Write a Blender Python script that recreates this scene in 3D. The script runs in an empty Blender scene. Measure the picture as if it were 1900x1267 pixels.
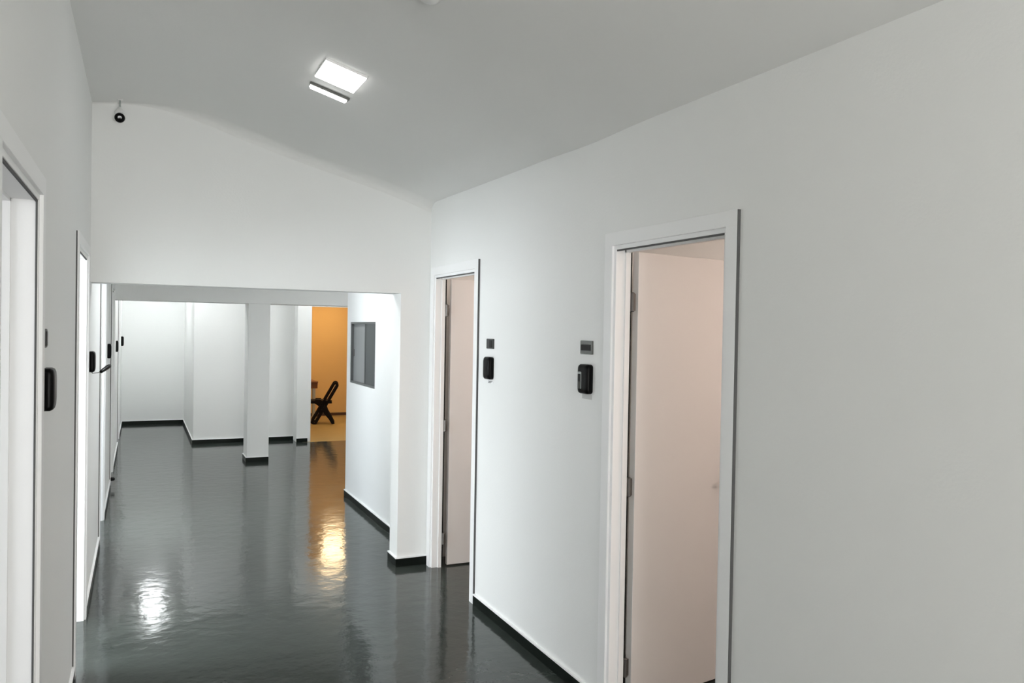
import bpy, bmesh, math, random
from mathutils import Vector, Matrix

S = bpy.context.scene
C = S.collection
random.seed(4)

# ------------------------------------------------------------------ camera, world, lights, exposure
F_PX, YAW, PITCH, ROLL, EYE = 1477.84, 0.4367, -0.0139, 0.0174, 1.7142
cy, sy, cp, sp = math.cos(YAW), math.sin(YAW), math.cos(PITCH), math.sin(PITCH)
fwd = Vector((sy*cp, cy*cp, sp)); rgt = Vector((cy, -sy, 0)); upv = rgt.cross(fwd)
cr, sr = math.cos(ROLL), math.sin(ROLL)
r2 = rgt*cr + upv*sr; u2 = -rgt*sr + upv*cr
cam = bpy.data.objects.new('camera', bpy.data.cameras.new('camera'))
C.objects.link(cam)
M = Matrix((r2, u2, -fwd)).transposed().to_4x4(); M.translation = (0, 0, EYE)
cam.matrix_world = M
cam.data.sensor_width = 36.0
cam.data.lens = F_PX*36.0/1900.0
cam.data.clip_start = 0.02
S.camera = cam

S.view_settings.view_transform = 'Standard'
S.view_settings.look = 'None'
S.view_settings.gamma = 1.0
S.view_settings.use_curve_mapping = False
S.view_settings.exposure = 1.0
S.cycles.use_denoising = True
S.cycles.max_bounces = 10
S.cycles.diffuse_bounces = 7
S.cycles.glossy_bounces = 4
S.cycles.sample_clamp_indirect = 6.0

W = bpy.data.worlds.new('world'); S.world = W; W.use_nodes = True
W.node_tree.nodes['Background'].inputs[0].default_value = (0.80, 0.90, 1.0, 1)
W.node_tree.nodes['Background'].inputs[1].default_value = 1.2

def area(name, loc, direction, sx, sz, watts, col, spread=180):
    l = bpy.data.lights.new(name, 'AREA'); l.shape = 'RECTANGLE'
    l.size = sx; l.size_y = sz; l.energy = watts; l.color = col; l.spread = math.radians(spread)
    o = bpy.data.objects.new(name, l); C.objects.link(o)
    o.location = loc; o.rotation_euler = Vector(direction).to_track_quat('-Z', 'Y').to_euler()
    return o
DAY = (0.90, 0.96, 1.0)
# area lights in unseen window openings: side-room daylight, and an added hall-end fill
area('daylight_hall_end', (0.9, -3.95, 1.05), (0, 1, 0.6), 1.7, 1.9, 62, (1.0, 0.96, 0.90))  # added light behind the camera, tilted up to brighten the ceiling
area('daylight_room_a', (-3.37, 1.1, 1.6), (1, 0, 0), 1.5, 1.2, 16, (0.97, 0.97, 1.0))
area('daylight_room_b', (-3.37, 4.75, 1.6), (1, 0, 0), 2.3, 1.2, 130, DAY)
area('daylight_room_c', (-3.37, 7.4, 1.6), (1, 0, 0), 1.5, 1.2, 55, (0.82, 0.91, 1.0))
WARM = (1.0, 0.80, 0.70)

# ------------------------------------------------------------------ materials
def mat(name, col, rough=0.5, metal=0.0, bump=0.0, bscale=60.0, var=0.0, vscale=3.0, spec=0.5, coat=0.0):
    m = bpy.data.materials.new(name); m.use_nodes = True
    nt = m.node_tree; b = nt.nodes['Principled BSDF']
    b.inputs['Base Color'].default_value = (*col, 1)
    b.inputs['Roughness'].default_value = rough
    b.inputs['Metallic'].default_value = metal
    b.inputs['Specular IOR Level'].default_value = spec
    b.inputs['Coat Weight'].default_value = coat
    tc = nt.nodes.new('ShaderNodeTexCoord')
    if var > 0:
        n = nt.nodes.new('ShaderNodeTexNoise'); n.inputs['Scale'].default_value = vscale; n.inputs['Detail'].default_value = 4
        nt.links.new(tc.outputs['Object'], n.inputs['Vector'])
        r = nt.nodes.new('ShaderNodeMapRange')
        r.inputs['To Min'].default_value = 1-var; r.inputs['To Max'].default_value = 1+var
        nt.links.new(n.outputs['Fac'], r.inputs['Value'])
        mx = nt.nodes.new('ShaderNodeVectorMath'); mx.operation = 'SCALE'
        mx.inputs[0].default_value = col
        nt.links.new(r.outputs['Result'], mx.inputs['Scale'])
        nt.links.new(mx.outputs['Vector'], b.inputs['Base Color'])
    if bump > 0:
        n2 = nt.nodes.new('ShaderNodeTexNoise'); n2.inputs['Scale'].default_value = bscale; n2.inputs['Detail'].default_value = 3
        nt.links.new(tc.outputs['Object'], n2.inputs['Vector'])
        bp = nt.nodes.new('ShaderNodeBump'); bp.inputs['Strength'].default_value = bump; bp.inputs['Distance'].default_value = 0.01
        nt.links.new(n2.outputs['Fac'], bp.inputs['Height'])
        nt.links.new(bp.outputs['Normal'], b.inputs['Normal'])
    return m
def emit(name, col, strength):
    m = bpy.data.materials.new(name); m.use_nodes = True
    b = m.node_tree.nodes['Principled BSDF']
    b.inputs['Base Color'].default_value = (0.8, 0.8, 0.8, 1)
    b.inputs['Emission Color'].default_value = (*col, 1)
    b.inputs['Emission Strength'].default_value = strength
    return m
PAINT = mat('white_wall_paint', (0.85, 0.855, 0.845), 0.75, bump=0.06, bscale=90, var=0.012, vscale=1.3)
CEIL = mat('ceiling_paint', (0.80, 0.80, 0.785), 0.85, bump=0.05, bscale=60, var=0.01)
TRIM = mat('white_satin_trim', (0.90, 0.90, 0.90), 0.42, bump=0.02, bscale=40)
LEAF = mat('door_laminate', (0.82, 0.79, 0.77), 0.45, bump=0.02, bscale=30)
EDGE_HI = mat('white_bead', (0.92, 0.92, 0.92), 0.4, bump=0.02)  # white that paints bright edges on baseboards and door leaves
BASE = mat('black_baseboard', (0.006, 0.009, 0.007), 0.4, spec=0.12, var=0.3, vscale=7)
GAP = mat('dark_seal', (0.10, 0.10, 0.10), 0.8, var=0.1)  # dark tone of the painted shadow line and the door frame strips
ORANGE = mat('orange_wall_paint', (0.68, 0.46, 0.20), 0.7, bump=0.05, bscale=70, var=0.03)
OFLOOR = mat('ochre_floor', (0.36, 0.255, 0.095), 0.35, var=0.12, vscale=5)
BLK = mat('black_glossy_plastic', (0.003, 0.003, 0.003), 0.32, spec=0.10, var=0.1)
BLKM = mat('black_matt_plastic', (0.010, 0.010, 0.010), 0.45, spec=0.2, var=0.15, vscale=20)
GREYP = mat('grey_smoked_plastic', (0.13, 0.135, 0.125), 0.25, var=0.1, vscale=40)
PALEP = mat('pale_rim_plastic', (0.42, 0.45, 0.44), 0.3, var=0.05)
LABEL = mat('pale_label', (0.58, 0.58, 0.57), 0.6, var=0.05)
INK = mat('label_ink', (0.08, 0.08, 0.08), 0.7, var=0.1)
STEEL = mat('hinge_steel', (0.16, 0.15, 0.14), 0.45, metal=0.8, var=0.1, vscale=30)
ALU = mat('grey_window_frame', (0.10, 0.105, 0.105), 0.4, var=0.05)
PANE1 = mat('pale_window_film', (0.26, 0.27, 0.27), 0.4, spec=0.3, var=0.03)  # paler grey base colour than the other pane
PANE2 = mat('dark_window_glass', (0.07, 0.078, 0.078), 0.4, spec=0.2, var=0.05)
WOOD = mat('brown_table_wood', (0.20, 0.085, 0.04), 0.45, var=0.25, vscale=12)
CAMW = mat('white_camera_plastic', (0.80, 0.80, 0.79), 0.3, var=0.02)
CHAIRM = mat('black_chair_plastic', (0.005, 0.003, 0.003), 0.5, spec=0.15, var=0.2)
LAMP = emit('lamp_diffuser', (1.0, 0.99, 0.97), 5.0)
BAR = emit('bar_diffuser', (1.0, 0.99, 0.97), 5.0)
FILLF = emit('far_lamp_diffuser', (0.95, 0.99, 1.0), 13.0)  # glow of the fill panels added in the rear hall
LAMPB = emit('back_lamp_diffuser', (0.95, 0.99, 1.0), 21.0)
LAMPW = emit('warm_room_diffuser', WARM, 6.0)
LAMPO = emit('orange_room_diffuser', (1.0, 0.74, 0.42), 5.6)

def floor_material():
    m = bpy.data.materials.new('dark_grey_resin_floor'); m.use_nodes = True
    nt = m.node_tree; b = nt.nodes['Principled BSDF']; L = nt.links
    tc = nt.nodes.new('ShaderNodeTexCoord')
    mp = nt.nodes.new('ShaderNodeMapping'); mp.inputs['Scale'].default_value = (1.0, 1.6, 1)
    L.new(tc.outputs['Object'], mp.inputs['Vector'])
    n = nt.nodes.new('ShaderNodeTexNoise'); n.inputs['Scale'].default_value = 2.2; n.inputs['Detail'].default_value = 6; n.inputs['Roughness'].default_value = 0.6
    L.new(mp.outputs['Vector'], n.inputs['Vector'])
    cr_ = nt.nodes.new('ShaderNodeValToRGB')
    cr_.color_ramp.elements[0].position = 0.3; cr_.color_ramp.elements[0].color = (0.028, 0.034, 0.030, 1)
    cr_.color_ramp.elements[1].position = 0.75; cr_.color_ramp.elements[1].color = (0.050, 0.060, 0.054, 1)
    L.new(n.outputs['Fac'], cr_.inputs['Fac']); L.new(cr_.outputs['Color'], b.inputs['Base Color'])
    b.inputs['Specular IOR Level'].default_value = 0.40
    r = nt.nodes.new('ShaderNodeMapRange'); r.inputs['To Min'].default_value = 0.06; r.inputs['To Max'].default_value = 0.16
    L.new(n.outputs['Fac'], r.inputs['Value']); L.new(r.outputs['Result'], b.inputs['Roughness'])
    n2 = nt.nodes.new('ShaderNodeTexNoise'); n2.inputs['Scale'].default_value = 9.0; n2.inputs['Detail'].default_value = 3
    L.new(tc.outputs['Object'], n2.inputs['Vector'])
    n3 = nt.nodes.new('ShaderNodeTexNoise'); n3.inputs['Scale'].default_value = 40.0; n3.inputs['Detail'].default_value = 2
    L.new(tc.outputs['Object'], n3.inputs['Vector'])
    ad = nt.nodes.new('ShaderNodeMath'); ad.operation = 'MULTIPLY_ADD'; ad.inputs[1].default_value = 0.10
    L.new(n3.outputs['Fac'], ad.inputs[0]); L.new(n2.outputs['Fac'], ad.inputs[2])
    bp = nt.nodes.new('ShaderNodeBump'); bp.inputs['Strength'].default_value = 0.16; bp.inputs['Distance'].default_value = 0.012
    L.new(ad.outputs['Value'], bp.inputs['Height']); L.new(bp.outputs['Normal'], b.inputs['Normal'])
    return m
FLOORM = floor_material()

# ------------------------------------------------------------------ helpers
def box(bm, x0, x1, y0, y1, z0, z1):
    v = [bm.verts.new((x, y, z)) for z in (z0, z1) for y in (y0, y1) for x in (x0, x1)]
    for f in ((0, 2, 3, 1), (4, 5, 7, 6), (0, 1, 5, 4), (2, 6, 7, 3), (0, 4, 6, 2), (1, 3, 7, 5)):
        bm.faces.new([v[i] for i in f])
def obj(name, bm, m, parent=None, kind=None, bevel=0.0, smooth=False, mtx=None):
    bmesh.ops.recalc_face_normals(bm, faces=bm.faces[:])
    me = bpy.data.meshes.new(name)
    if mtx is not None: bm.transform(mtx)
    bm.to_mesh(me); bm.free()
    me.materials.append(m)
    if smooth:
        for p in me.polygons: p.use_smooth = True
    o = bpy.data.objects.new(name, me); C.objects.link(o)
    if parent is not None: o.parent = parent
    if kind: o['kind'] = kind
    if bevel > 0:
        b = o.modifiers.new('bevel', 'BEVEL'); b.width = bevel; b.segments = 2; b.limit_method = 'ANGLE'
    return o
def boxes(name, lst, m, parent=None, kind=None, bevel=0.0, mtx=None):
    bm = bmesh.new()
    for a in lst: box(bm, *a)
    return obj(name, bm, m, parent, kind, bevel, mtx=mtx)
def wall_cells(a0, a1, z0, z1, holes):
    """rectangles (a, z) of a wall with rectangular holes (a0,a1,z0,z1)"""
    A = sorted({a0, a1, *[h[0] for h in holes], *[h[1] for h in holes]})
    out = []
    for i in range(len(A)-1):
        p, q = A[i], A[i+1]
        hs = sorted([(h[2], h[3]) for h in holes if h[0] <= p+1e-6 and h[1] >= q-1e-6])
        z = z0
        for h0, h1 in hs:
            if h0 > z+1e-6: out.append((p, q, z, h0))
            z = h1
        if z < z1-1e-6: out.append((p, q, z, z1))
    return out
def wall_y(name, x0, x1, y0, y1, z1, holes=(), m=None):   # runs along Y
    return boxes(name, [(x0, x1, p, q, a, b) for p, q, a, b in wall_cells(y0, y1, 0, z1, holes)], m or PAINT, kind='structure')
def wall_x(name, y0, y1, x0, x1, z1, holes=(), m=None):   # runs along X
    return boxes(name, [(p, q, y0, y1, a, b) for p, q, a, b in wall_cells(x0, x1, 0, z1, holes)], m or PAINT, kind='structure')
def empty(name, loc=(0, 0, 0), rot=(0, 0, 0)):
    o = bpy.data.objects.new(name, None); C.objects.link(o); o.location = loc; o.rotation_euler = rot
    o.empty_display_size = 0.1
    return o
def tag(o, label, cat, group=None):
    o['label'] = label; o['category'] = cat
    if group: o['group'] = group
    return o
def rounded_loops(bm, loops, seg=6):
    """loops: (depth, half_w, z0, z1, r); stacked rounded rectangles, depth along +X"""
    rings = []
    for d, hw, z0, z1, r in loops:
        ring = []
        for cx_, cz_, a0 in ((hw-r, z1-r, 0), (-hw+r, z1-r, 90), (-hw+r, z0+r, 180), (hw-r, z0+r, 270)):
            for k in range(seg+1):
                a = math.radians(a0 + 90*k/seg)
                ring.append(bm.verts.new((d, cx_ + r*math.cos(a), cz_ + r*math.sin(a))))
        rings.append(ring)
    for A, B in zip(rings, rings[1:]):
        n = len(A)
        for i in range(n): bm.faces.new((A[i], A[(i+1) % n], B[(i+1) % n], B[i]))
    bm.faces.new(rings[0][::-1]); bm.faces.new(rings[-1])
def lathe(bm, prof, seg=24, axis='Z'):
    rings = []
    for r, z in prof:
        ring = []
        for k in range(seg):
            a = 2*math.pi*k/seg
            p = (r*math.cos(a), r*math.sin(a), z)
            if axis == 'Y': p = (p[0], p[2], p[1])
            ring.append(bm.verts.new(p))
        rings.append(ring)
    for A, B in zip(rings, rings[1:]):
        for i in range(seg): bm.faces.new((A[i], A[(i+1) % seg], B[(i+1) % seg], B[i]))
    bm.faces.new(rings[0]); bm.faces.new(rings[-1][::-1])
def tube(bm, pts, r, seg=10):
    rings = []
    for i, p in enumerate(pts):
        p = Vector(p)
        d = (Vector(pts[min(i+1, len(pts)-1)]) - Vector(pts[max(i-1, 0)])).normalized()
        a = Vector((0, 0, 1)) if abs(d.z) < 0.9 else Vector((1, 0, 0))
        u = d.cross(a).normalized(); w = d.cross(u)
        rr = r[i] if isinstance(r, (list, tuple)) else r
        rings.append([bm.verts.new(p + u*rr*math.cos(2*math.pi*k/seg) + w*rr*math.sin(2*math.pi*k/seg)) for k in range(seg)])
    for A, B in zip(rings, rings[1:]):
        for i in range(seg): bm.faces.new((A[i], A[(i+1) % seg], B[(i+1) % seg], B[i]))
    bm.faces.new(rings[0]); bm.faces.new(rings[-1][::-1])

# ------------------------------------------------------------------ dimensions
XL, XR = -0.281, 1.910            # faces of the hall's side walls
TW = 0.14; TWR = 0.072                         # wall thickness
YL = 5.516                        # lintel wall face
HEAD = 2.10                       # clear height of the doors
PROF = [(-0.281, 3.060), (-0.13, 3.080), (0.015, 3.088), (0.14, 3.087), (0.266, 3.074), (0.40, 3.052), (0.528, 3.018), (0.75, 2.952),
        (0.979, 2.886), (1.25, 2.815), (1.504, 2.745), (1.72, 2.678), (1.910, 2.612)]
def ceil_z(x):
    for (a, za), (b, zb) in zip(PROF, PROF[1:]):
        if a <= x <= b: return za + (zb-za)*(x-a)/(b-a)
# door openings along Y
LD = [(1.99, 2.79), (4.38, 5.18), (6.95, 7.75), (9.45, 10.25), (12.4, 13.2)]
RD = [(2.27, 3.03), (4.64, 5.41)]

# ------------------------------------------------------------------ the shell
boxes('floor', [(-3.5, 6.2, -4.1, 12.0, -0.1, 0), (-3.5, 2.2, 12.0, 15.4, -0.1, 0)], FLOORM, kind='structure')
boxes('floor_orange_room', [(2.2, 6.2, 12.0, 15.9, -0.1, 0.0)], OFLOOR, kind='structure')
wall_y('wall_left', XL-TW, XL, -4.0, 15.15, 3.2, [(a, b, 0, HEAD) for a, b in LD])
wall_y('wall_right', XR, XR+TWR, -4.0, 8.06, 3.2,
       [(a, b, 0, HEAD) for a, b in RD] + [(6.99, 7.94, 1.165, 1.77)])
wall_x('wall_lintel', YL, YL+0.19, XL, XR, 3.2, [(XL, 1.69, 0, 1.966)])
wall_x('wall_near_end', -4.1, -4.0, XL-TW, XR+TW, 3.2, [(0.0, 1.8, 0.0, 2.1)])
# sloped ceiling of the front hall
bm = bmesh.new()
XS = [XL-0.02+(XR-XL+0.04)*i/44 for i in range(45)]
def wave(y):      # the ceiling line dips a little along the right wall
    pts = [(-4, -0.014), (2.8, -0.012), (3.25, -0.020), (3.8, -0.008), (5.6, 0.010)]
    for (a, za), (b, zb) in zip(pts, pts[1:]):
        if a <= y <= b:
            t = (y-a)/(b-a); t = t*t*(3-2*t)
            return za+(zb-za)*t
    return 0.0
YS = [-4.0, -1.0, 1.2] + [1.3+0.1*i for i in range(40)]
rows = []
def sstep(t): t = max(0, min(1, t)); return t*t*(3-2*t)
def pz(x): return ceil_z(max(XL, min(XR, x)))
for y in YS:
    rows.append([bm.verts.new((x, y, pz(x) + wave(y)*sstep((x-0.9)/1.0))) for x in XS])
for k in range(9):  # soft plaster cove where the ceiling meets the lintel wall
    a = math.pi/2*k/8
    row = []
    for x in XS:
        rr = 0.02 + 0.09*sstep((x+0.1)/0.7)
        row.append(bm.verts.new((x, YL-rr+rr*math.sin(a)+0.0005, pz(x)+wave(YL-rr)*sstep((x-0.9)/1.0)-rr*0.6*(1-math.cos(a)))))
    rows.append(row)
for A, B in zip(rows, rows[1:]):
    for i in range(len(XS)-1): bm.faces.new((A[i], A[i+1], B[i+1], B[i]))
o = obj('ceiling', bm, CEIL, kind='structure', smooth=True)
boxes('ceiling_slab', [(XL-TW, XR+TWR, -4.1, YL+0.19, 3.2, 3.3)], CEIL, kind='structure')
boxes('ceiling_rear_hall', [(XL-TW, 6.2, YL+0.19, 15.9, 2.75, 2.85)], CEIL, kind='structure')
# beam and column in the rear hall
boxes('beam', [(XL, 5.0, 10.45, 10.80, 1.995, 2.75)], PAINT, kind='structure', bevel=0.003)
boxes('column', [(1.225, 1.49, 10.45, 10.80, 0, 1.995)], PAINT, kind='structure', bevel=0.004)
# far walls
wall_x('wall_back', 15.0, 15.15, XL, 0.70, 2.75)
boxes('wall_block', [(0.70, 2.11, 12.30, 12.55, 0, 2.75), (0.70, 0.84, 12.55, 15.15, 0, 2.75)], PAINT, kind='structure', bevel=0.003)
boxes('wall_pilaster', [(2.11, 2.315, 12.02, 12.55, 0, 2.75)], PAINT, kind='structure', bevel=0.003)
boxes('wall_far_head', [(2.315, 6.2, 12.02, 12.20, 2.02, 2.75), (5.0, 6.2, 12.02, 12.20, 0, 2.02)], PAINT, kind='structure')
boxes('wall_rear_right', [(5.0, 5.1, 7.92, 12.02, 0, 2.75)], PAINT, kind='structure')
wall_x('wall_rear_return', 7.92, 8.06, XR+TWR, 5.0, 2.75)
# the orange room
boxes('wall_orange_back', [(1.9, 6.2, 15.50, 15.6, 0, 2.75)], ORANGE, kind='structure')
boxes('wall_orange_side', [(1.9, 2.0, 12.55, 15.5, 0, 2.75), (6.1, 6.2, 12.2, 15.5, 0, 2.75), (2.0, 2.314, 12.552, 12.56, 0, 2.75)], ORANGE, kind='structure')
# side rooms
boxes('wall_left_rooms', [(-3.5, XL-TW, y-0.05, y+0.05, 0, 2.75) for y in (0.3, 3.4, 6.05, 8.9, 11.6, 15.1)], PAINT, kind='structure')
wall_y('wall_left_outer', -3.5, -3.4, 0.25, 15.15, 2.75, [(0.35, 1.9, 1.0, 2.2), (3.55, 5.95, 1.0, 2.2), (6.6, 8.2, 1.0, 2.2)])
boxes('ceiling_left_rooms', [(-3.5, XL-TW, 0.25, 15.15, 2.75, 2.85)], CEIL, kind='structure')
boxes('wall_right_rooms', [(XR+TWR, 5.0, y-0.05, y+0.05, 0, 2.6) for y in (0.55, 3.42, 5.68)], PAINT, kind='structure')
boxes('wall_right_outer', [(5.0, 5.1, 0.5, 8.06, 0, 2.6)], PAINT, kind='structure')
boxes('ceiling_right_rooms', [(XR+TWR, 5.1, 0.5, 7.92, 2.6, 2.7)], CEIL, kind='structure')

# windows added for the side-room area lights (out of the frame): simple frames
def added_window_frame_y(n, x, y0, y1, z0, z1):
    w = 0.04
    boxes(f'window_{n}', [(x, x+0.05, y0, y1, z0, z0+w), (x, x+0.05, y0, y1, z1-w, z1), (x, x+0.05, y0, y0+w, z0+w, z1-w),  # added unseen window
                          (x, x+0.05, y1-w, y1, z0+w, z1-w), (x, x+0.05, (y0+y1)/2-w/2, (y0+y1)/2+w/2, z0+w, z1-w)], ALU, kind='structure')
for n, (y0, y1) in enumerate(((0.35, 1.9), (3.55, 5.95), (6.6, 8.2))): added_window_frame_y(n+2, -3.49, y0, y1, 1.0, 2.2)
boxes('window_5', [(0, 1.8, -4.09, -4.04, 0.0, 0.04), (0, 1.8, -4.09, -4.04, 2.06, 2.10), (0, 0.04, -4.09, -4.04, 0.04, 2.06),  # added unseen window
                   (1.76, 1.8, -4.09, -4.04, 0.04, 2.06), (0.88, 0.92, -4.09, -4.04, 0.04, 2.06)], ALU, kind='structure')  # unseen glazed opening added for the hall-end fill light

# ------------------------------------------------------------------ baseboards
def base_y(name, x, side, spans, edge_highlight=True):      # side: +1 board grows to +X
    t, hb = 0.012, 0.058
    a, b = sorted((x, x+side*t))
    o = boxes(name, [(a, b, p, q, 0, hb) for p, q in spans], BASE, kind='structure')
    a, b = sorted((x, x+side*(t+0.002)))
    boxes('bead', [(a, b, p, q, hb, hb+0.008) for p, q in spans], EDGE_HI, parent=o)  # white strip stands in for the highlight on the board's top edge
def base_x(name, y, spans):                       # boards on walls that face -Y
    t, hb = 0.012, 0.058
    o = boxes(name, [(p, q, y-t, y, 0, hb) for p, q in spans], BASE, kind='structure')
    boxes('bead', [(p, q, y-t-0.002, y, hb, hb+0.008) for p, q in spans], EDGE_HI, parent=o)  # same highlight, built as a white strip along the top
CW = 0.06
edges = [-4.0] + [v for d in LD for v in (d[0]-CW, d[1]+CW)] + [15.0]
base_y('baseboard_left', XL, 1, [(edges[i], edges[i+1]) for i in range(0, len(edges), 2)])
base_y('baseboard_right', XR, -1, [(-4.0, RD[0][0]-CW), (RD[0][1]+CW, RD[1][0]-CW), (YL+0.20, 8.06)])
base_x('baseboard_lintel', YL, [(1.69, XR)])
base_y('baseboard_pier', 1.69, -1, [(YL-0.012, YL+0.20)])
base_x('baseboard_back', 15.0, [(XL, 0.70)])
base_y('baseboard_block_side', 0.70, -1, [(12.288, 15.0)])
base_x('baseboard_block', 12.30, [(0.70, 2.11)])
base_x('baseboard_pilaster', 12.02, [(2.11, 2.27)])
base_x('baseboard_column', 10.45, [(1.225, 1.49)])
base_y('baseboard_column_side', 1.225, -1, [(10.438, 10.80)])
boxes('baseboard_orange', [(2.0, 6.1, 15.488, 15.5, 0, 0.055)], mat('brown_baseboard', (0.06, 0.025, 0.012), 0.5, var=0.1), kind='structure')

# ------------------------------------------------------------------ doors
def hinge(parent, x, y, z):
    bm = bmesh.new(); lathe(bm, [(0.006, -0.044), (0.0105, -0.040), (0.0105, 0.040), (0.006, 0.044)], 12)
    box(bm, -0.014, -0.002, -0.002, 0.003, -0.038, 0.038)
    box(bm, 0.002, 0.016, -0.002, 0.003, -0.038, 0.038)
    o = obj('hinge', bm, STEEL, parent); o.location = (x, y, z)
def door(n, y0, y1, face, side, leaf, label, cw=CW):
    """face = x of the wall's hall face, side = +1 when the hall lies at +X of it"""
    inn = face - side*(TW if side > 0 else TWR)
    pr = 0.013
    def b(xa, xb, *r): return (min(xa, xb), max(xa, xb), *r)
    root = boxes(f'door_{n}', [b(face, face+side*pr, y0-cw, y0+0.002, 0, HEAD), b(face, face+side*pr, y1-0.002, y1+cw, 0, HEAD),
                               b(face, face+side*pr, y0-cw, y1+cw, HEAD-0.002, HEAD+0.056)], TRIM, kind='structure', bevel=0.002)
    root['label'] = label
    # dark strip that paints the shadow line along the casing edge
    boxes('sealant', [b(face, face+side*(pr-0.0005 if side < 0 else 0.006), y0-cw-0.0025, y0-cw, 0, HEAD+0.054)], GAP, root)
    boxes('gasket', [b(face-side*0.001, face-side*0.006, y0, y1, HEAD-0.027, HEAD-0.019)], GAP, root)  # dark strip across the underside of the head
    if n == 3: boxes('gasket', [b(face-side*0.001, face-side*0.006, y1-0.026, y1-0.019, 0, HEAD-0.02)], GAP, root)  # dark strip down the far jamb
    # lining of the opening with a stop
    lin = 0.02
    boxes('jamb', [b(face+side*0.002, inn, y0-0.001, y0+lin, 0, HEAD-lin)], TRIM, root, bevel=0.0015)
    boxes('jamb', [b(face+side*0.002, inn, y1-lin, y1+0.001, 0, HEAD-lin)], TRIM, root, bevel=0.0015)
    boxes('head', [b(face+side*0.002, inn, y0, y1, HEAD-lin, HEAD+0.001)], TRIM, root, bevel=0.0015)
    xs = face - side*(0.07 if side > 0 else 0.044)
    boxes('door_stop', [b(xs, xs-side*0.025, y1-lin-0.010, y1-lin, 0, HEAD-lin), b(xs, xs-side*0.025, y0+lin, y0+lin+0.010, 0, HEAD-lin),
                        b(xs, xs-side*0.025, y0+lin, y1-lin, HEAD-lin-0.010, HEAD-lin)], TRIM, root)
    th, w = 0.035, (y1-y0)-2*lin-0.006
    if leaf == 'closed':
        lf = boxes('door_leaf', [b(xs-side*0.026, xs-side*0.061, y0+lin+0.003, y1-lin-0.003, 0.008, HEAD-lin-0.003)], LEAF, root, bevel=0.002)
        hx = xs-side*0.026
        bm = bmesh.new(); tube(bm, [(hx, y0+0.09, 1.02), (hx+side*0.05, y0+0.09, 1.02), (hx+side*0.055, y0+0.11, 1.02), (hx+side*0.055, y0+0.20, 1.02)], 0.009)
        obj('handle', bm, STEEL, lf, smooth=True)
    else:
        # leaf swung into the side room, hinged on the far jamb
        piv = Vector((inn - side*0.047, y1-lin+0.001+leaf[1], 0))
        ang = math.radians(leaf[0])*side
        bm = bmesh.new()
        if side > 0: box(bm, -w, 0, 0, th, 0.010, HEAD-lin-0.004)
        else: box(bm, 0, w, 0, th, 0.010, HEAD-lin-0.004)
        lf = obj('door_leaf', bm, LEAF, root, bevel=0.002); lf.location = piv; lf.rotation_euler = (0, 0, ang)
        s = -side
        bm = bmesh.new(); tube(bm, [(s*(w-0.06), 0, 1.02), (s*(w-0.06), -0.045, 1.02), (s*(w-0.075), -0.05, 1.02), (s*(w-0.17), -0.05, 1.02)], 0.009)
        h_ = obj('handle', bm, STEEL, lf, smooth=True)
        if side < 0:
            boxes('edge_band', [(-0.001, 0.0005, 0.0, th, 0.010, HEAD-lin-0.004)], EDGE_HI, lf)  # whiter strip paints the hall light falling on the leaf's edge
            boxes('gasket', [(inn-0.001, inn+0.010, y1-lin-0.001, y1-lin+0.012, 0.0, HEAD-lin)], BLKM, root)  # dark strip standing for the shade in the gap beside the leaf
        for z in (0.205, 1.02, 1.85): hinge(root, inn - side*0.012, y1-lin-0.004, z)
    return root
door(1, *RD[0], XR, -1, (-10.0, 0.0), 'white door frame on the right wall nearest the viewer, leaf swung open inward')
door(2, *RD[1], XR, -1, (0.0, 0.0), 'white door frame on the right wall beside the lintel pier, leaf swung open inward')
door(3, *LD[0], XL, 1, (0.0, 0.0), 'white door frame on the left wall nearest the viewer')
door(4, *LD[1], XL, 1, (0.0, 0.0), 'white door frame on the left wall just before the lintel')
door(5, *LD[2], XL, 1, (0.0, 0.0), 'white door frame on the left wall just beyond the lintel')
door(6, *LD[3], XL, 1, 'closed', 'white door on the left wall at the beam')
door(7, *LD[4], XL, 1, 'closed', 'white door on the left wall nearest the back wall')

# ------------------------------------------------------------------ interior window in the right wall beyond the lintel
yw0, yw1, zw0, zw1 = 6.99, 7.94, 1.165, 1.77
fx = XR+0.008
w5 = 0.02
win = boxes('window_1', [(fx, fx+0.05, yw0, yw1, zw0, zw0+w5), (fx, fx+0.05, yw0, yw1, zw1-w5, zw1),
                         (fx, fx+0.05, yw0, yw0+w5, zw0+w5, zw1-w5), (fx, fx+0.05, yw1-w5, yw1, zw0+w5, zw1-w5)], ALU, kind='structure')
win['label'] = 'interior sliding window with grey panes in the right wall beyond the lintel'
boxes('pane', [(fx+0.008, fx+0.014, yw0+w5, 7.42, zw0+w5, zw1-w5)], PANE2, win)
boxes('pane', [(fx+0.026, fx+0.032, 7.38, yw1-w5, zw0+w5, zw1-w5)], PANE1, win)
boxes('sash_stile', [(fx+0.004, fx+0.020, 7.39, 7.42, zw0+w5, zw1-w5)], ALU, win)
boxes('latch', [(fx+0.020, fx+0.026, yw1-w5-0.03, yw1-w5-0.01, 1.43, 1.50)], STEEL, win)

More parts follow.
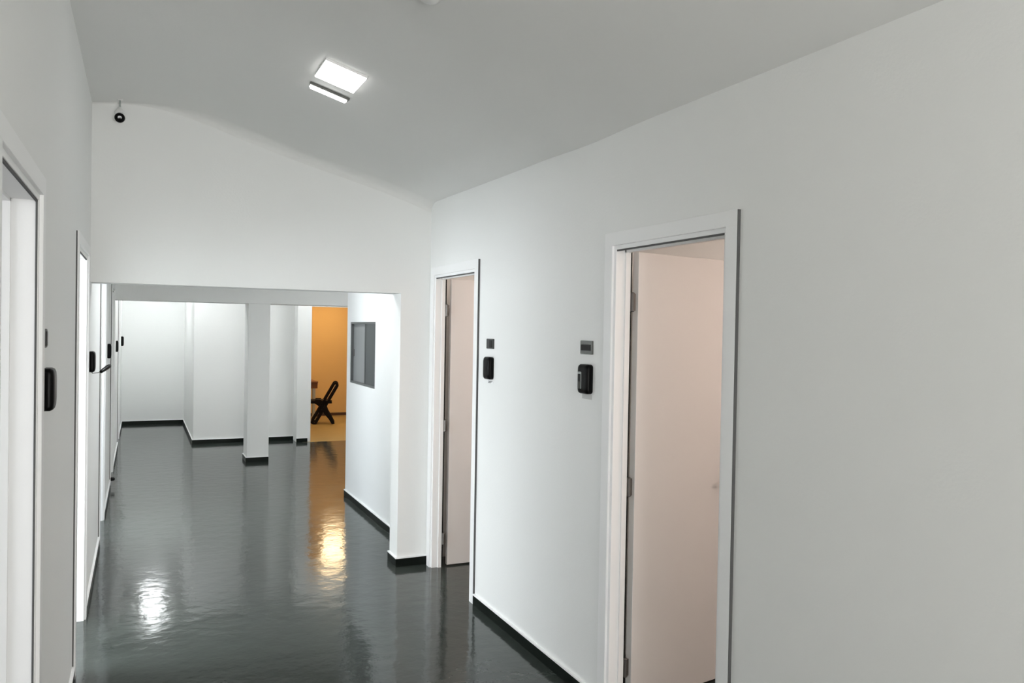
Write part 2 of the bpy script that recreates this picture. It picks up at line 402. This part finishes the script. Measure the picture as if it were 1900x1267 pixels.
# ------------------------------------------------------------------ wall units, switches, labels
def wall_unit(loc, side, hw, z0, z1, label, depth=0.036, detail=None):
    """black rounded unit; local +X is away from the wall"""
    root = empty('wall_unit', loc, (0, 0, 0 if side > 0 else math.pi))
    tag(root, label, 'wall unit')
    h_ = z1-z0
    bm = bmesh.new()
    rounded_loops(bm, [(0, hw*0.96, -h_/2+0.003, h_/2-0.003, 0.012), (0.006, hw*0.96, -h_/2+0.003, h_/2-0.003, 0.012)])
    obj('backplate', bm, BLKM, root)
    bm = bmesh.new()
    rounded_loops(bm, [(0.005, hw, -h_/2, h_/2, 0.014), (depth*0.62, hw, -h_/2, h_/2, 0.016), (depth*0.85, hw-0.003, -h_/2+0.004, h_/2-0.004, 0.017),
                       (depth*0.96, hw-0.009, -h_/2+0.014, h_/2-0.012, 0.018), (depth, hw-0.018, -h_/2+0.030, h_/2-0.026, 0.012)])
    obj('body', bm, BLK, root, smooth=True)
    if detail == 'window':  # this detail is the painted reflection
        # reflection painted as a pale outlined shape on the front, towards the far side
        s = -1
        d = depth*0.96
        bm = bmesh.new(); rounded_loops(bm, [(d-0.004, 0.017, -0.047, 0.035, 0.006), (d+0.0015, 0.016, -0.046, 0.034, 0.006)])
        o = obj('window_rim', bm, PALEP, root); o.location = (0, s*0.018, 0)
        bm = bmesh.new(); rounded_loops(bm, [(d-0.002, 0.0125, -0.048, 0.024, 0.004), (d+0.003, 0.012, -0.047, 0.023, 0.004)])
        o2 = obj('viewing_window', bm, BLKM, root); o2.location = (0, s*0.020, 0)
        for k in range(4):
            boxes('rib', [(d+0.003, d+0.004, s*0.020-0.009+k*0.0055, s*0.020-0.007+k*0.0055, -0.045, -0.012)], GREYP, o2).location = (0, s*-0.020, 0)
    if detail == 'strip':  # edge highlight and lighter lower side painted as pale pieces
        boxes('side_strip', [(depth*0.55, depth*0.88, -hw-0.0012, -hw+0.006, -h_/2+0.012, h_/2-0.020)], PALEP, root, bevel=0.001)
        boxes('side_panel', [(0.006, depth*0.52, -hw-0.0008, -hw+0.006, -h_/2+0.008, -0.012)], GREYP, root, bevel=0.001)
    return root
wall_unit((XR, 3.240, 1.492), -1, 0.047, 1.423, 1.561, 'black rounded wall unit with pale-rimmed window beside the nearest right door', detail='window')
wall_unit((XR, 4.388, 1.486), -1, 0.046, 1.419, 1.553, 'black rounded wall unit beside the second right door, with a pale edge strip', detail='strip')
wall_unit((XL, 2.945, 1.500), 1, 0.050, 1.432, 1.568, 'black rounded wall unit beside the nearest left door, largest in view of the left row')
u2_ = wall_unit((XL, 5.460, 1.480), 1, 0.050, 1.417, 1.543, 'black rounded wall unit with a lever arm, on the left wall at the lintel')
bm = bmesh.new(); tube(bm, [(0.012, 0.02, -0.058), (0.018, 0.03, -0.072), (0.045, 0.10, -0.073), (0.062, 0.14, -0.068)], 0.0022, 8)
obj('lever_rod', bm, STEEL, u2_)
bm = bmesh.new(); tube(bm, [(0.056, 0.12, -0.070), (0.062, 0.14, -0.067), (0.095, 0.26, -0.044), (0.103, 0.29, -0.040), (0.106, 0.30, -0.039)], [0.005, 0.011, 0.014, 0.012, 0.006], 12)
obj('lever_grip', bm, BLK, u2_, smooth=True)
wall_unit((XL, 8.48, 1.452), 1, 0.050, 1.383, 1.521, 'black wall unit on the left wall between lintel and beam', depth=0.034)
wall_unit((XL, 11.35, 1.425), 1, 0.050, 1.353, 1.497, 'black wall unit on the left wall just beyond the beam', depth=0.030)
wall_unit((XL, 14.35, 1.430), 1, 0.050, 1.352, 1.508, 'farthest black wall unit on the left wall, next to the back wall', depth=0.040)

def switch(loc, side, hw, hh, label, mplate, horizontal):
    root = empty('light_switch', loc, (0, 0, 0 if side > 0 else math.pi))
    tag(root, label, 'switch')
    bm = bmesh.new(); rounded_loops(bm, [(0, hw, -hh, hh, 0.003), (0.007, hw, -hh, hh, 0.003), (0.009, hw-0.002, -hh+0.002, hh-0.002, 0.003)], 3)
    obj('switch_plate', bm, mplate, root)
    if horizontal: boxes('rocker', [(0.008, 0.0115, -hw*0.80, hw*0.80, -hh*0.45, hh*0.42)], BLKM, root, bevel=0.001)
    else: boxes('rocker', [(0.008, 0.0115, -hw*0.05, hw*0.75, -hh*0.8, hh*0.75)], BLKM, root, bevel=0.001)
    return root
switch((XR, 3.250, 1.640), -1, 0.054, 0.032, 'grey light switch plate with dark rocker beside the nearest right door', GREYP, True)
switch((XR, 4.390, 1.632), -1, 0.050, 0.030, 'small dark light switch plate beside the second right door', mat('charcoal_plastic', (0.035, 0.037, 0.036), 0.35, var=0.1), False)
switch((XL, 2.925, 1.663), 1, 0.045, 0.030, 'small dark switch plate on the left wall above the black unit', BLKM, False)

def label_sticker(loc, side, hw, hh, label, lines=0, m=LABEL):
    root = empty('label_sticker', loc, (0, 0, 0 if side > 0 else math.pi))
    tag(root, label, 'label')
    boxes('plate', [(0, 0.0015, -hw, hw, -hh, hh)], m, root)
    for k in range(lines):
        z = hh*0.55 - k*hh*1.1/max(1, lines-1)
        boxes('print_line', [(0.0015, 0.0019, -hw*0.85+0.006*(k % 2), hw*0.8-0.012*k, z-hh*0.16, z+hh*0.16)], INK, root)
    return root
label_sticker((XR, 3.245, 1.408), -1, 0.044, 0.011, 'pale grey blank label under the black unit beside the nearest right door')
label_sticker((XR, 4.387, 1.402), -1, 0.040, 0.009, 'small white label with dark print under the second right black unit', 3, TRIM)
label_sticker((XL, 2.93, 1.385), 1, 0.040, 0.020, 'pale label under the black unit beside the nearest left door')

# door stop bump on the left skirting
bm = bmesh.new(); lathe(bm, [(0.016, 0), (0.020, 0.006), (0.018, 0.030), (0.010, 0.040)], 14)
bmesh.ops.rotate(bm, verts=bm.verts, cent=(0, 0, 0), matrix=Matrix.Rotation(math.pi/2, 3, 'Y'))
o = obj('door_stopper', bm, BLKM, smooth=True); o.location = (XL+0.014, 9.30, 0.085)
tag(o, 'small dark door stopper low on the left wall before the beam', 'door stopper')

# ------------------------------------------------------------------ lamps
def slab(bm, hx, hy, z0, z1): box(bm, -hx, hx, -hy, hy, z0, z1)
slope = math.atan2(ceil_z(0.95)-ceil_z(0.76), 0.19)
xc, yc = 0.857, 3.82
p = empty('ceiling_panel_lamp', (xc, yc, ceil_z(xc)), (0, -slope, 0))
tag(p, 'bright square panel lamp on the sloped ceiling', 'ceiling lamp')
bm = bmesh.new(); slab(bm, 0.102, 0.129, -0.012, 0.004); obj('housing', bm, TRIM, p, bevel=0.003)
bm = bmesh.new(); slab(bm, 0.099, 0.126, -0.016, -0.011); obj('diffuser', bm, LAMP, p)
xc, yc = 0.863, 4.095
p = empty('ceiling_bar_lamp', (xc, yc, ceil_z(xc)), (0, -slope, 0))
tag(p, 'narrow white bar lamp just beyond the bright square panel', 'ceiling lamp')
bm = bmesh.new(); slab(bm, 0.104, 0.017, -0.014, 0.003); obj('housing', bm, GREYP, p, bevel=0.003)
bm = bmesh.new(); tube(bm, [(-0.100, 0.003, -0.016), (-0.094, 0.003, -0.017), (0.088, 0.003, -0.017), (0.094, 0.003, -0.016)], [0.005, 0.012, 0.012, 0.005], 14)
obj('tube', bm, BAR, p, smooth=True)

def ceiling_panel(loc, sx, sy_, m, label):
    p = empty('ceiling_panel_lamp', loc); tag(p, label, 'ceiling lamp')
    bm = bmesh.new(); slab(bm, sx/2+0.01, sy_/2+0.01, -0.02, 0); obj('housing', bm, TRIM, p, bevel=0.003)
    bm = bmesh.new(); slab(bm, sx/2, sy_/2, -0.025, -0.019); obj('diffuser', bm, m, p)
ceiling_panel((0.80, 6.7, 2.75), 0.6, 0.6, FILLF, 'square panel lamp on the ceiling between lintel and beam')  # added fill for the surfaces facing the camera, hidden by the lintel
ceiling_panel((0.22, 13.0, 2.75), 0.22, 0.16, LAMPB, 'small panel lamp on the ceiling just behind the beam at left')
ceiling_panel((0.22, 13.95, 2.75), 0.32, 0.26, LAMPB, 'square panel lamp on the ceiling before the back wall')
ceiling_panel((3.3, 8.8, 2.75), 0.6, 0.6, FILLF, 'square panel lamp in the wide right part of the rear hall')  # added, placed for where the beam's shadow falls
ceiling_panel((0.5, 11.55, 2.75), 0.5, 0.4, FILLF, 'panel lamp behind the beam, in front of the grey block wall')  # added behind the beam to lift the block front
ceiling_panel((2.7, 11.3, 2.75), 0.5, 0.4, FILLF, 'panel lamp behind the beam, in front of the orange doorway')  # added behind the beam to lift the pilaster
def pendant(loc, label):  # unseen lamps, hung low and glowing all round to light the ceilings
    p = empty('pendant_lamp', loc); tag(p, label, 'pendant lamp')
    bm = bmesh.new(); slab(bm, 0.3, 0.3, -0.035, 0); obj('diffuser', bm, LAMPW, p, bevel=0.004)
    for x in (-0.2, 0.2):
        bm = bmesh.new(); tube(bm, [(x, 0, 0), (x, 0, 2.6-loc[2])], 0.003, 6); obj('cable', bm, STEEL, p)
p = empty('pendant_lamp', (3.16, 14.15, 2.24), (0, 0, -0.22)); tag(p, 'long warm hanging lamp in the orange room', 'pendant lamp')
bm = bmesh.new(); slab(bm, 0.18, 0.90, -0.035, 0); obj('diffuser', bm, LAMPO, p, bevel=0.004)
for y in (-0.6, 0.6):
    bm = bmesh.new(); tube(bm, [(0, y, 0), (0, y, 0.51)], 0.003, 6); obj('cable', bm, STEEL, p)
pendant((3.3, 1.9, 2.32), 'warm hanging lamp in the nearest right room')
pendant((3.3, 4.55, 2.32), 'warm hanging lamp in the second right room')

# small round detector at the very top of the frame
bm = bmesh.new(); lathe(bm, [(0.030, 0.0), (0.045, -0.004), (0.045, -0.018), (0.030, -0.030), (0.012, -0.034)], 24)
o = obj('ceiling_detector', bm, CAMW, smooth=True); xx = 0.915; o.location = (xx, 2.70, ceil_z(xx)); o.rotation_euler = (0, -slope, 0)
tag(o, 'small round detector on the ceiling at the top edge', 'detector')

# ------------------------------------------------------------------ security camera
sc_ = empty('security_camera', (-0.127, YL-0.075, 3.092))
tag(sc_, 'white security camera with black face hanging at the upper left corner', 'security camera')
bm = bmesh.new(); lathe(bm, [(0.020, 0.0), (0.022, -0.004), (0.018, -0.014), (0.006, -0.018)], 20); obj('mount', bm, CAMW, sc_, smooth=True)
bm = bmesh.new(); tube(bm, [(0, 0, -0.014), (0, 0, -0.05), (0.004, -0.004, -0.066)], 0.0055); obj('stem', bm, PALEP, sc_, smooth=True)
bm = bmesh.new(); lathe(bm, [(0.008, -0.058), (0.012, -0.064), (0.026, -0.084), (0.029, -0.092), (0.020, -0.098)], 24); obj('collar', bm, CAMW, sc_, smooth=True)
bm = bmesh.new(); bmesh.ops.create_uvsphere(bm, u_segments=28, v_segments=18, radius=0.034)
for v in bm.verts: v.co.z *= 0.92
h_ = obj('housing', bm, CAMW, sc_, smooth=True); h_.location = (0, 0, -0.122)
d = Vector((0.02, -1, -0.28)).normalized()
bm = bmesh.new()
lathe(bm, [(0.0295, 0.0135), (0.0295, 0.018), (0.025, 0.0245), (0.016, 0.0305), (0.004, 0.0335)], 28)
lc = obj('lens_cover', bm, BLK, sc_, smooth=True); lc.location = (0, 0, -0.122); lc.rotation_euler = d.to_track_quat('Z', 'Y').to_euler()

# ------------------------------------------------------------------ the orange room's furniture
def bar2d(bm, a, b, w0, w1, y0, y1):
    """a flat bar in the XZ plane from a to b, widths w0 -> w1, extruded y0..y1"""
    a = Vector((a[0], 0, a[1])); b = Vector((b[0], 0, b[1]))
    d = (b-a).normalized(); n = Vector((-d.z, 0, d.x))
    q = [a+n*w0/2, b+n*w1/2, b-n*w1/2, a-n*w0/2]
    v = [bm.verts.new((p.x, y, p.z)) for y in (y0, y1) for p in q]
    for f in ((0, 1, 2, 3), (7, 6, 5, 4), (0, 4, 5, 1), (1, 5, 6, 2), (2, 6, 7, 3), (3, 7, 4, 0)): bm.faces.new([v[i] for i in f])
def chain(bm, pts, ws, y0, y1):
    """smooth flat ribbon following points in XZ with widths, extruded in Y"""
    P = [Vector((x, 0, z)) for x, z in pts]; L = []; R_ = []
    for i, p in enumerate(P):
        d = (P[min(i+1, len(P)-1)]-P[max(i-1, 0)]).normalized(); n = Vector((-d.z, 0, d.x))
        L.append(p+n*ws[i]/2); R_.append(p-n*ws[i]/2)
    V = [[bm.verts.new((q.x, y, q.z)) for q in S_] for S_ in (L, R_) for y in (y0, y1)]
    L0, L1, R0, R1 = V
    for i in range(len(P)-1):
        for A, B in ((L0, L1), (L1, R1), (R1, R0), (R0, L0)):
            bm.faces.new((A[i], A[i+1], B[i+1], B[i]))
    bm.faces.new((L0[0], L1[0], R1[0], R0[0])); bm.faces.new((L0[-1], R0[-1], R1[-1], L1[-1]))
ch = empty('folding_chair', (3.00, 14.30, 0), (0, 0, math.radians(-12)))
tag(ch, 'black plastic folding chair with crossed legs in the orange room', 'chair')
# rails run from the front foot to the top of the back
foot, topp = (-0.19, 0.02), (0.20, 0.72)
dx, dz = topp[0]-foot[0], topp[1]-foot[1]; ln = math.hypot(dx, dz); nx, nz = -dz/ln, dx/ln
for s in (0, 1):
    y0, y1 = (-0.20, -0.172) if s == 0 else (0.172, 0.20)
    bm = bmesh.new()
    for k in (-1, 1):
        o1 = 0.034*k
        pts = [(foot[0]+nx*o1+dx*t, foot[1]+nz*o1+dz*t) for t in (0, .25, .5, .75, .96)]
        chain(bm, pts, [0.040]*5, y0, y1)
    arc = [(topp[0]-dx*0.045+nx*0.034*math.cos(a)+dx/ln*0.036*math.sin(a), topp[1]-dz*0.045+nz*0.034*math.cos(a)+dz/ln*0.036*math.sin(a)) for a in [math.pi*k/8 for k in range(9)]]
    chain(bm, arc, [0.040]*9, y0, y1)
    chain(bm, [(foot[0]-nx*0.045, foot[1]-nz*0.045+0.0), (foot[0]+nx*0.045, foot[1]+nz*0.045)], [0.04, 0.04], y0, y1)
    for t in (0.30, 0.52):   # webs between the two rails
        c = (foot[0]+dx*t, foot[1]+dz*t)
        chain(bm, [(c[0]-nx*0.03, c[1]-nz*0.03), (c[0]+nx*0.03, c[1]+nz*0.03)], [0.07, 0.07], y0, y1)
    obj('back_rail', bm, CHAIRM, ch)
    bm = bmesh.new()
    chain(bm, [(-0.17, 0.40), (-0.10, 0.385), (-0.03, 0.32), (0.03, 0.20), (0.10, 0.10), (0.155, 0.0)], [0.07, 0.11, 0.115, 0.08, 0.06, 0.052], y0+0.03*(1-2*s), y1+0.03*(1-2*s))
    obj('rear_leg', bm, CHAIRM, ch)
boxes('seat', [(-0.27, 0.10, -0.168, 0.168, 0.395, 0.42)], CHAIRM, ch, bevel=0.008)
for ya in (-0.171, 0.150): boxes('seat_frame', [(-0.27, 0.125, ya, ya+0.021, 0.365, 0.395)], CHAIRM, ch, bevel=0.004)
for t in (0.68, 0.80, 0.92):
    c = (foot[0]+dx*t+nx*0.030, foot[1]+dz*t+nz*0.030)
    bm = bmesh.new(); bar2d(bm, (c[0]-dx*0.03, c[1]-dz*0.03), (c[0]+dx*0.03, c[1]+dz*0.03), 0.012, 0.012, -0.172, 0.172)
    obj('back_slat', bm, CHAIRM, ch)
bm = bmesh.new(); tube(bm, [(-0.13, -0.172, 0.11), (-0.13, 0.172, 0.11)], 0.010); obj('stretcher', bm, CHAIRM, ch)

tb = empty('table', (2.50, 15.0, 0))
tag(tb, 'brown wooden table behind the folding chair in the orange room, mostly hidden', 'table')
boxes('tabletop', [(-0.45, 0.46, -0.30, 0.30, 0.69, 0.72)], WOOD, tb, bevel=0.004)
boxes('edge_band', [(0.455, 0.464, -0.29, 0.29, 0.655, 0.690)], mat('pink_edge', (0.62, 0.36, 0.28), 0.5, var=0.05), tb)
boxes('apron', [(-0.42, 0.455, -0.27, 0.27, 0.59, 0.69)], WOOD, tb)
for x in (-0.41, 0.37):
    for y in (-0.26, 0.22): boxes('leg', [(x, x+0.05, y, y+0.05, 0, 0.59)], PALEP, tb)
